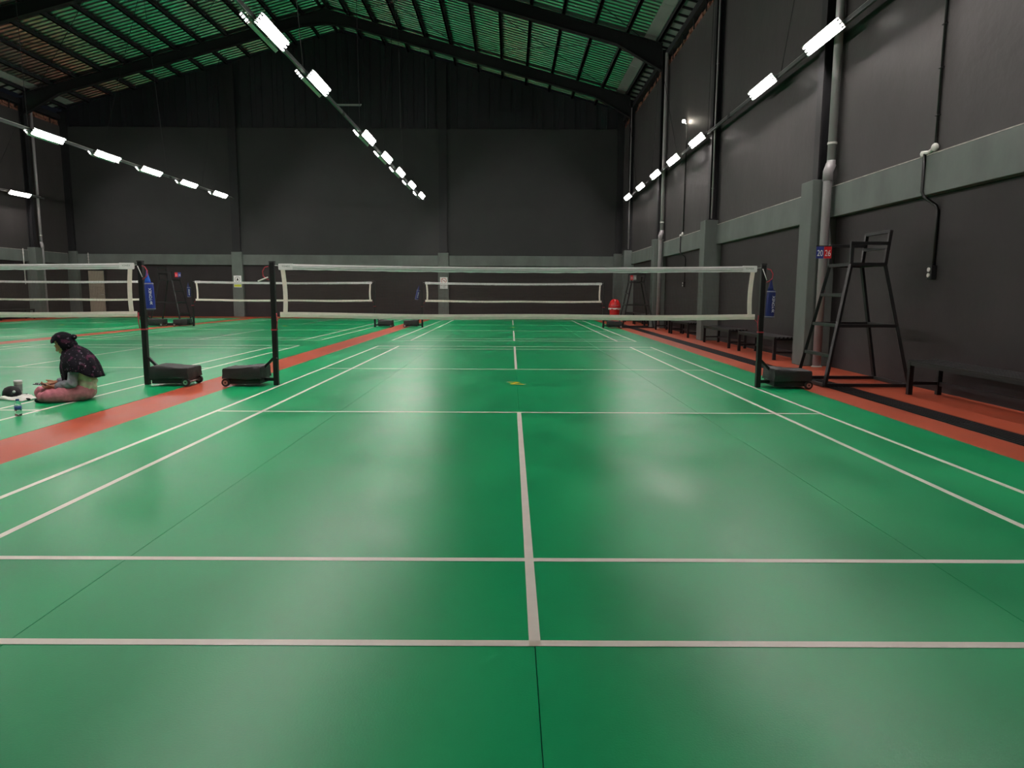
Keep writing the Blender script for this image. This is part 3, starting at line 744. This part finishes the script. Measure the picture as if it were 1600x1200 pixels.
scoreboard(4.145, 0.715, 1.835, (('20', 'card_blue'), ('26', 'card_red')), 'flip scoreboard reading 20 and 26 on the near umpire chair')
scoreboard(4.09, 15.33, 1.80, (('11', 'card_red'), ('14', 'print_grey')), 'tiny red and grey flip scoreboard on the distant right umpire chair')
scoreboard(-11.55, 15.56, 1.83, (('11', 'card_red'), ('14', 'card_blue')), 'tiny red and blue flip scoreboard on the distant left umpire chair')

# ------------------------------------------------------------------ benches
def make_bench():
    r = thing('bench', 'bench', 'bench'); L, W_, H = 2.08, 0.40, 0.415
    n = 6; sw = 0.032; gap = (W_ - n*sw)/(n-1)
    for k in range(n):
        x = -W_/2 + k*(sw+gap); MB().box(x, x+sw, -L/2, L/2, H-0.022, H).build('slat', 'black_metal', r, bevel=0.002)
    for sy in (-1, 1):
        for sx in (-1, 1):
            MB().box(sx*(W_/2-0.026)-0.026, sx*(W_/2-0.026)+0.026, sy*(L/2-0.05)-0.026, sy*(L/2-0.05)+0.026, 0.0, H-0.0225).build('leg', 'black_metal', r)
        MB().box(-W_/2+0.0525, W_/2-0.0525, sy*(L/2-0.05)-0.016, sy*(L/2-0.05)+0.016, H-0.06, H-0.0225).build('cross_rail', 'black_metal', r)
        MB().box(-W_/2+0.0525, W_/2-0.0525, sy*(L/2-0.05)-0.016, sy*(L/2-0.05)+0.016, 0.12, 0.155).build('cross_rail', 'black_metal', r)
    for sx in (-1, 1): MB().box(sx*(W_/2-0.018)-0.015, sx*(W_/2-0.018)+0.015, -L/2+0.077, L/2-0.077, H-0.062, H-0.0225).build('apron', 'black_metal', r)
    MB().box(W_/2-0.040, W_/2-0.008, -L/2+0.077, L/2-0.077, 0.105, 0.155).build('stretcher', 'black_metal', r)
    return r
bench0 = make_bench(); BX = 4.875
BN = [(BX, -1.58, 0, 'black slatted bench nearest the camera, cut by the right picture edge'),
      (BX, 4.78, 0, 'black slatted bench just behind the near right net post'), (BX, 7.45, 0, 'black slatted bench left of the second right wall column'),
      (BX, 11.05, 0, 'black slatted bench just beyond the second right wall column'), (BX, 13.3, 0, 'black slatted bench before the third right wall column'),
      (BX, 17.3, 0, 'distant bench along the right wall behind the far umpire chair'), (BX, 19.6, 0, 'most distant bench along the right wall behind the far umpire chair'),
      (-20.5, 20.1, PI, 'dark bench against the left wall at the left picture edge')]
for i, (x, y, rz, lb) in enumerate(BN):
    o = bench0 if i == 0 else copy_tree(bench0)
    o.location = (x, y, 0); o.rotation_euler = (0, 0, rz); o['label'] = lb; o['group'] = 'black slatted benches'

# ------------------------------------------------------------------ red bin
bn = thing('trash_bin', 'red plastic bin with domed swing lid beyond the far net post', 'bin', (4.10, 19.6, 0))
MB().lathe([(0.17, 0.0), (0.185, 0.02), (0.215, 0.56), (0.235, 0.58), (0.235, 0.61)], 24).build('body', 'bin_red', bn, smooth=False)
d = MB().lathe([(0.245, 0.60), (0.250, 0.64), (0.225, 0.76), (0.185, 0.86), (0.12, 0.93), (0.05, 0.955)], 24).build('lid', 'bin_red', bn, smooth=True)
MB().bar((-0.12, -0.238, 0.70), (0.12, -0.238, 0.70), 0.02, 0.012).build('flap_edge', 'print_grey', d)
bagm = MB()
n = 24; vs_ = []; fs = []
rnd = random.Random(5)
for (rr, zz) in ((0.237, 0.60), (0.246, 0.595), (0.250, 0.575), (0.246, 0.555)):
    for k in range(n): vs_.append(((rr+rnd.uniform(-.008,.008))*math.cos(2*PI*k/n), (rr+rnd.uniform(-.008,.008))*math.sin(2*PI*k/n), zz+rnd.uniform(-.035,.015)*(zz < 0.56)))
for i in range(3):
    for k in range(n): fs.append((i*n+k, i*n+(k+1) % n, (i+1)*n+(k+1) % n, (i+1)*n+k))
bagm.add(vs_, fs).build('bin_liner', 'tape_cream', bn, smooth=True)

# ------------------------------------------------------------------ seated person (facing -X and a little to the camera)
PX, PY, PROT = -4.965, -1.32, 0.21
person = thing('person', 'person in dark patterned headscarf and pink trousers sitting cross-legged with a phone', 'person', (PX, PY, 0), PROT)
PS = 0.94; person.scale = (PS, PS, PS)
def chain(mb, pts, rs, n=12):
    mb.tube(pts, rs, n)
    for p, r in zip(pts, rs): mb.ell(p, (r, r, r), 10)
    return mb
# head frame: forward f, up u, tipped 27 degrees down
TH = 0.47; HC = Vector((0.022, 0, 0.662)); HF = Vector((-math.cos(TH), 0, -math.sin(TH))); HU = Vector((-math.sin(TH), 0, math.cos(TH)))
def hp(f, y, u): return HC + HF*f + Vector((0, y, 0)) + HU*u
def hell(mb, f, y, u, rf, ry, ru, n=14): return mb.ell(hp(f, y, u), (rf, ry, ru), n, (-TH, 'Y'))
body = MB()
chain(body, [(0.22, 0, 0.12), (0.235, 0, 0.25), (0.215, 0, 0.37), (0.16, 0, 0.46), (0.10, 0, 0.53), (0.06, 0, 0.60)], [0.085, 0.09, 0.09, 0.075, 0.050, 0.05])
hell(body, -0.010, 0, 0.015, 0.088, 0.070, 0.088, 18)
hell(body, 0.028, 0, -0.035, 0.064, 0.058, 0.082, 18)
hell(body, 0.052, 0, -0.098, 0.030, 0.034, 0.026, 12)                  # chin
hell(body, 0.096, 0, -0.042, 0.016, 0.011, 0.018, 10); hell(body, 0.090, 0, -0.022, 0.009, 0.008, 0.022, 10)   # nose
hell(body, 0.082, 0, -0.074, 0.010, 0.021, 0.006, 10); hell(body, 0.080, 0, -0.083, 0.010, 0.018, 0.006, 10)   # lips
for s_ in (-1, 1):
    hell(body, 0.072, s_*0.026, 0.008, 0.016, 0.022, 0.008, 10)        # brow
    hell(body, 0.070, s_*0.027, -0.010, 0.013, 0.015, 0.009, 10)       # eyelid
    hell(body, 0.058, s_*0.036, -0.045, 0.022, 0.020, 0.024, 10)       # cheek
ARM = {-1: [(0.175, -0.150, 0.415), (0.160, -0.205, 0.220), (-0.020, -0.135, 0.175)], 1: [(0.165, 0.150, 0.415), (0.105, 0.190, 0.250), (-0.085, 0.075, 0.205)]}
for s_, pts in ARM.items(): chain(body, pts, [0.050, 0.040, 0.026])
def hand(mb, w, d, up, thumb_side):
    w = Vector(w); d = Vector(d).normalized(); up = Vector(up).normalized(); l = d.cross(up).normalized()*thumb_side
    def q(a, b, c): return w + d*a + l*b + up*c
    chain(mb, [q(-0.01, 0, 0), q(0.03, 0.002, 0)], [0.025, 0.022]);
    for k in range(4): chain(mb, [q(0.02, (k-1.5)*0.011, 0), q(0.082, (k-1.5)*0.0185, -0.004)], [0.015, 0.0125], 8)
    ln = [0.034, 0.041, 0.045, 0.040]
    for k in range(4):
        o = (k-1.5)*0.0195; L_ = ln[k]
        chain(mb, [q(0.078, o, -0.004), q(0.078+L_*0.8, o*1.08, -0.014), q(0.078+L_*1.45, o*1.08, -0.004), q(0.078+L_*1.62, o*1.05, 0.014)], [0.0098, 0.0090, 0.0082, 0.0070], 8)
    chain(mb, [q(0.026, 0.026, 0.004), q(0.060, 0.044, 0.014), q(0.092, 0.036, 0.026)], [0.0130, 0.0108, 0.0086], 8)
hand(body, (-0.040, -0.128, 0.172), (-0.93, 0.36, -0.02), (0.0, 0.25, 0.97), -1)
hand(body, (-0.100, 0.068, 0.203), (-0.86, -0.50, -0.06), (0.0, -0.25, 0.97), 1)
LEG = {-1: [(0.20, -0.10, 0.10), (-0.08, -0.215, 0.090), (-0.03, -0.06, 0.050), (-0.14, -0.02, 0.045)], 1: [(0.20, 0.10, 0.10), (-0.24, 0.150, 0.095), (-0.08, -0.02, 0.055), (-0.12, -0.09, 0.04)]}
for s_, pts in LEG.items(): chain(body, pts, [0.07, 0.050, 0.036, 0.028])
link('body', remeshed(body, 'skin', 0.005, 2), person)
for s_ in (-1, 1):                                                      # closed eye line and brow hair
    MB().tube([hp(0.084, s_*0.014, -0.012), hp(0.083, s_*0.026, -0.015), hp(0.076, s_*0.040, -0.012)], 0.0022, 6).build('eyelash', 'sock_dark', person, smooth=True)
    MB().tube([hp(0.089, s_*0.012, 0.010), hp(0.086, s_*0.028, 0.015), hp(0.076, s_*0.044, 0.010)], 0.0030, 6).build('eyebrow', 'sock_dark', person, smooth=True)
MB().tube([hp(0.090, -0.017, -0.079), hp(0.0925, 0, -0.078), hp(0.090, 0.017, -0.079)], 0.0018, 6).build('mouth_line', 'lip_dark', person, smooth=True)
# trousers
tr = MB()
chain(tr, [(0.225, -0.04, 0.105), (0.225, 0.04, 0.105)], [0.105, 0.105])
chain(tr, [(0.215, -0.09, 0.100), (0.07, -0.175, 0.090), (-0.08, -0.220, 0.072), (-0.150, -0.195, 0.066), (-0.05, -0.08, 0.060)], [0.100, 0.090, 0.076, 0.064, 0.058])
chain(tr, [(0.215, 0.09, 0.100), (0.0, 0.15, 0.100), (-0.235, 0.150, 0.088), (-0.275, 0.09, 0.076), (-0.10, -0.02, 0.062)], [0.100, 0.092, 0.086, 0.078, 0.062])
trm = remeshed(tr, 'trouser_pink', 0.008, 3)
for v in trm.vertices:
    w = 0.005*math.sin(48*v.co.x - 30*v.co.y) + 0.003*math.sin(95*v.co.x + 60*v.co.y)
    v.co.z = max(v.co.z + w*(v.co.z > 0.03), 0.002)
link('trousers', trm, person)
sk = MB(); chain(sk, [(-0.12, -0.150, 0.035), (-0.19, -0.175, 0.030), (-0.225, -0.175, 0.026)], [0.036, 0.032, 0.024]); link('sock', remeshed(sk, 'sock_dark', 0.007, 3), person)
# tunic
tu = MB()
chain(tu, [(0.225, 0, 0.13), (0.240, 0, 0.22), (0.230, 0, 0.33), (0.175, 0, 0.43)], [0.112, 0.116, 0.116, 0.09])
for s_ in (-1, 1): chain(tu, [(0.235, s_*0.075, 0.14), (0.245, s_*0.075, 0.26), (0.195, s_*0.095, 0.39)], [0.080, 0.080, 0.075])
tum = remeshed(tu, 'tunic_beige', 0.009, 4)
for v in tum.vertices:
    w = 0.006*math.sin(75*v.co.z + 28*v.co.x + 14*v.co.y); v.co.x += w*0.8; v.co.y += w*0.6*(1 if v.co.y > 0 else -1); v.co.z = max(v.co.z, 0.03)
link('tunic', tum, person)
for s_, pts in ARM.items():
    sl = MB(); p = [Vector(q_) for q_ in pts]
    chain(sl, [p[0], (p[0]+p[1])/2, p[1], (p[1]+p[2])/2, p[1]+(p[2]-p[1])*0.90], [0.050, 0.056, 0.058, 0.054, 0.046])
    me = remeshed(sl, 'sleeve_grey', 0.007, 3)
    for v in me.vertices:
        w = 0.006*math.sin(70*v.co.x + 75*v.co.z + 10*s_); v.co.y += w*0.7; v.co.z += w*0.5
    link('sleeve', me, person)
# headscarf: hood with a face opening, bun, throat wrap; the cape falls low at the chest and the back
n1, n2 = 96, 100; vs_ = []; fs = []
for i in range(n1+1):
    ph = PI*i/n1
    for k in range(n2):
        t = 2*PI*k/n2; f, y, u = math.sin(ph)*math.cos(t), math.sin(ph)*math.sin(t), math.cos(ph)
        rf = 0.112 if f > 0 else 0.126
        F, Y_, U = f*rf, y*0.089, u*0.118
        if U < -0.03: F -= 0.05*(-U-0.03)/0.09; U *= 1.12
        fold = 0.0025*math.sin(30*math.atan2(U, F+0.16))
        vs_.append(hp(F + fold, Y_*(1 + 1.2*fold), U + 0.008))
def open_face(c):
    r_ = c - HC; f, y, u = r_.dot(HF), r_.y, r_.dot(HU)
    lim = 0.060*max(0.0, 1 - max(0, (u+0.02)/0.065)**2)**0.5 if u > -0.02 else 0.060*max(0.0, 1-((-u-0.02)/0.11)**2)**0.5
    return f > 0.018 + 0.10*max(0, -u-0.06) and u < 0.048
for i in range(n1):
    for k in range(n2):
        q4 = (i*n2+k, (i+1)*n2+k, (i+1)*n2+(k+1) % n2, i*n2+(k+1) % n2)
        c = sum((Vector(vs_[a]) for a in q4), Vector())/4
        if not open_face(c): fs.append(q4)
hood = MB().add(vs_, fs).build('headscarf', 'scarf', person, smooth=True)
md = hood.modifiers.new('thick', 'SOLIDIFY'); md.thickness = 0.006; md.offset = 1
bn_ = MB(); hell(bn_, -0.130, 0, 0.010, 0.040, 0.042, 0.034, 12); bn_.build('bun', 'scarf', hood, smooth=True)
th_ = MB(); th_.ell((0.075, 0, 0.545), (0.075, 0.082, 0.075), 16, (-0.3, 'Y')); th_.ell((0.040, 0, 0.490), (0.055, 0.085, 0.060), 12)
link('throat_wrap', remeshed(th_, 'scarf', 0.008, 3), hood)
n = 64
def cr(p0, p1, p2, p3, t): return p1 + (p2-p0)*(0.5*t) + (p0*2 - p1*5 + p2*4 - p3)*(0.5*t*t) + (p1*3 - p0 - p2*3 + p3)*(0.5*t**3)
ctl = []
for k in range(n):
    a = 2*PI*k/n; ca, sa = math.cos(a), math.sin(a); b = max(0, ca); f = max(0, -ca)
    sm = lambda x: max(0, min(1, x))**2*(3-2*max(0, min(1, x)))
    df = sm((f-0.30)/0.5); db = sm((b-0.15)/0.75)
    R0 = Vector((0.085+0.080*ca, 0.080*sa, 0.570+0.075*b-0.03*f))
    R1 = Vector((0.115+0.165*b-0.115*f, 0.160*sa*(1-0.25*f), 0.528+0.045*b-0.05*f))
    R2 = Vector((0.165+0.205*b-0.180*f, 0.242*sa*(1-0.36*f), 0.452-0.015*db-0.085*df))
    R3 = Vector((0.180+0.240*b-0.165*f, 0.268*sa*(1-0.50*f), 0.350-0.080*db-0.170*df))
    ctl.append((R0, R1, R2, R3, a))
rings = []
for seg in range(3):
    for j in range(6):
        t = j/6; ring = []
        for (R0, R1, R2, R3, a) in ctl:
            Q = (R0*2-R1, R0, R1, R2, R3, R3*2-R2); p = cr(Q[seg], Q[seg+1], Q[seg+2], Q[seg+3], t)
            T_ = (seg+t)/3; fold = T_*(0.009*math.sin(11*a) + 0.005*math.sin(23*a+1))
            ring.append(p + Vector((math.cos(a), math.sin(a), 0))*fold)
        rings.append(ring)
rings.append([R3 + Vector((math.cos(a), math.sin(a), 0))*(0.009*math.sin(11*a) + 0.005*math.sin(23*a+1)) for (R0, R1, R2, R3, a) in ctl])
vs_ = [p for r_ in rings for p in r_]
fs = [(i*n+k, i*n+(k+1) % n, (i+1)*n+(k+1) % n, (i+1)*n+k) for i in range(len(rings)-1) for k in range(n)]
cp = MB().add(vs_, fs).build('scarf_cape', 'scarf', hood, smooth=True)
md = cp.modifiers.new('thick', 'SOLIDIFY'); md.thickness = 0.006; md.offset = 0
# phone
pc = Matrix.Rotation(PROT, 3, 'Z') @ Vector((-0.215, -0.035, 0.193)) * PS
ph = thing('phone', 'dark smartphone held in both hands of the seated person', 'phone', (PX+pc.x, PY+pc.y, pc.z)); ph.rotation_euler = (0.05, 0.10, PROT)
MB().box(-0.076, 0.076, -0.037, 0.037, -0.004, 0.004).build('case', 'cap_black', ph, bevel=0.003)
MB().box(-0.070, 0.070, -0.033, 0.033, 0.0042, 0.0050).build('screen', 'glass_dark', ph)

# ------------------------------------------------------------------ things on the floor beside the person
bt = thing('water_bottle', 'clear plastic water bottle with blue label in front of the seated person', 'bottle', (-4.775, -2.33, 0.0015)); bt.scale = (0.92, 0.92, 0.88)
MB().lathe([(0.026, 0.0), (0.031, 0.006), (0.032, 0.05), (0.030, 0.055), (0.032, 0.06), (0.032, 0.115), (0.028, 0.135), (0.015, 0.160), (0.013, 0.172)], 24).build('shell', 'bottle_clear', bt, smooth=True)
MB().lathe([(0.0326, 0.070), (0.0326, 0.108)], 24).build('label', 'label_blue', bt, smooth=True)
MB().lathe([(0.0155, 0.166), (0.016, 0.168), (0.016, 0.182), (0.014, 0.185)], 18).build('cap', 'label_blue', bt)
cpn = thing('cap', 'black peaked cap lying on the floor at the left picture edge', 'cap', (-5.70, -1.10, 0.0015), 0.2)
MB().lathe([(0.092, 0.0), (0.094, 0.03), (0.088, 0.065), (0.068, 0.098), (0.035, 0.115), (0.010, 0.120)], 24, (0, 0, 0), 'z', 1.0, 0.85).build('crown', 'cap_black', cpn, smooth=True)
vs_ = []; fs = []; n = 12
for k in range(n+1):
    a = -1.15 + 2.3*k/n
    for (rr, zz) in ((0.080, 0.012), (0.155 - 0.02*(a/1.15)**2, 0.022 - 0.012*(a/1.15)**2)):
        vs_ += [(rr*math.cos(a), rr*math.sin(a)*0.8, zz), (rr*math.cos(a), rr*math.sin(a)*0.8, zz+0.004)]
for k in range(n):
    o_ = 4*k; fs += [(o_, o_+4, o_+6, o_+2), (o_+1, o_+3, o_+7, o_+5), (o_+2, o_+6, o_+7, o_+3), (o_, o_+1, o_+5, o_+4)]
MB().add(vs_, fs).build('peak', 'cap_black', cpn, smooth=False)
MB().ell((0.052, -0.066, 0.062), (0.016, 0.010, 0.016), 10).build('badge', 'print_white', cpn, smooth=True)
tb = thing('tumbler', 'grey-green tumbler cup with white rim behind the black cap', 'cup', (-5.72, -0.96, 0.0005))
MB().lathe([(0.034, 0.0), (0.036, 0.004), (0.042, 0.150)], 24).build('body', 'tumbler', tb, smooth=False)
MB().lathe([(0.0435, 0.1502), (0.0445, 0.152), (0.0445, 0.164), (0.036, 0.168)], 24).build('lid', 'print_white', tb)
MB().lathe([(0.0385, 0.045), (0.0412, 0.122)], 24, (0.0015, -0.0025, 0)).build('sleeve_print', 'print_grey', tb)
pp = thing('plastic_bag', 'flattened white plastic bag on the floor beside the black cap', 'bag', (-5.50, -1.30, 0))
vs_ = []; fs = []; nx, ny = 22, 12; rnd = random.Random(11)
for i in range(nx+1):
    for k in range(ny+1):
        u, v = i/nx, k/ny
        w = 0.30*(0.12 + 0.88*u**0.8)
        x = -0.20 + 0.36*u; y = (v-0.5)*w - 0.02 + 0.03*math.sin(3*u)
        e = min(u, 1-u, v, 1-v)
        z = 0.004 + min(1, e*7)*(0.020 + 0.012*math.sin(8*u+3*v) + 0.010*math.sin(13*v+5*u) + rnd.uniform(-0.004, 0.004))
        vs_.append((x, y, z))
for i in range(nx):
    for k in range(ny): a = i*(ny+1)+k; fs.append((a, a+ny+1, a+ny+2, a+1))
o = MB().add(vs_, fs).build('sheet', 'paper_white', pp, smooth=True); md = o.modifiers.new('t', 'SOLIDIFY'); md.thickness = 0.003; md.offset = 1
MB().ell((0.15, -0.06, 0.012), (0.035, 0.018, 0.014), 10).build('dark_corner', 'cap_black', pp, smooth=True)
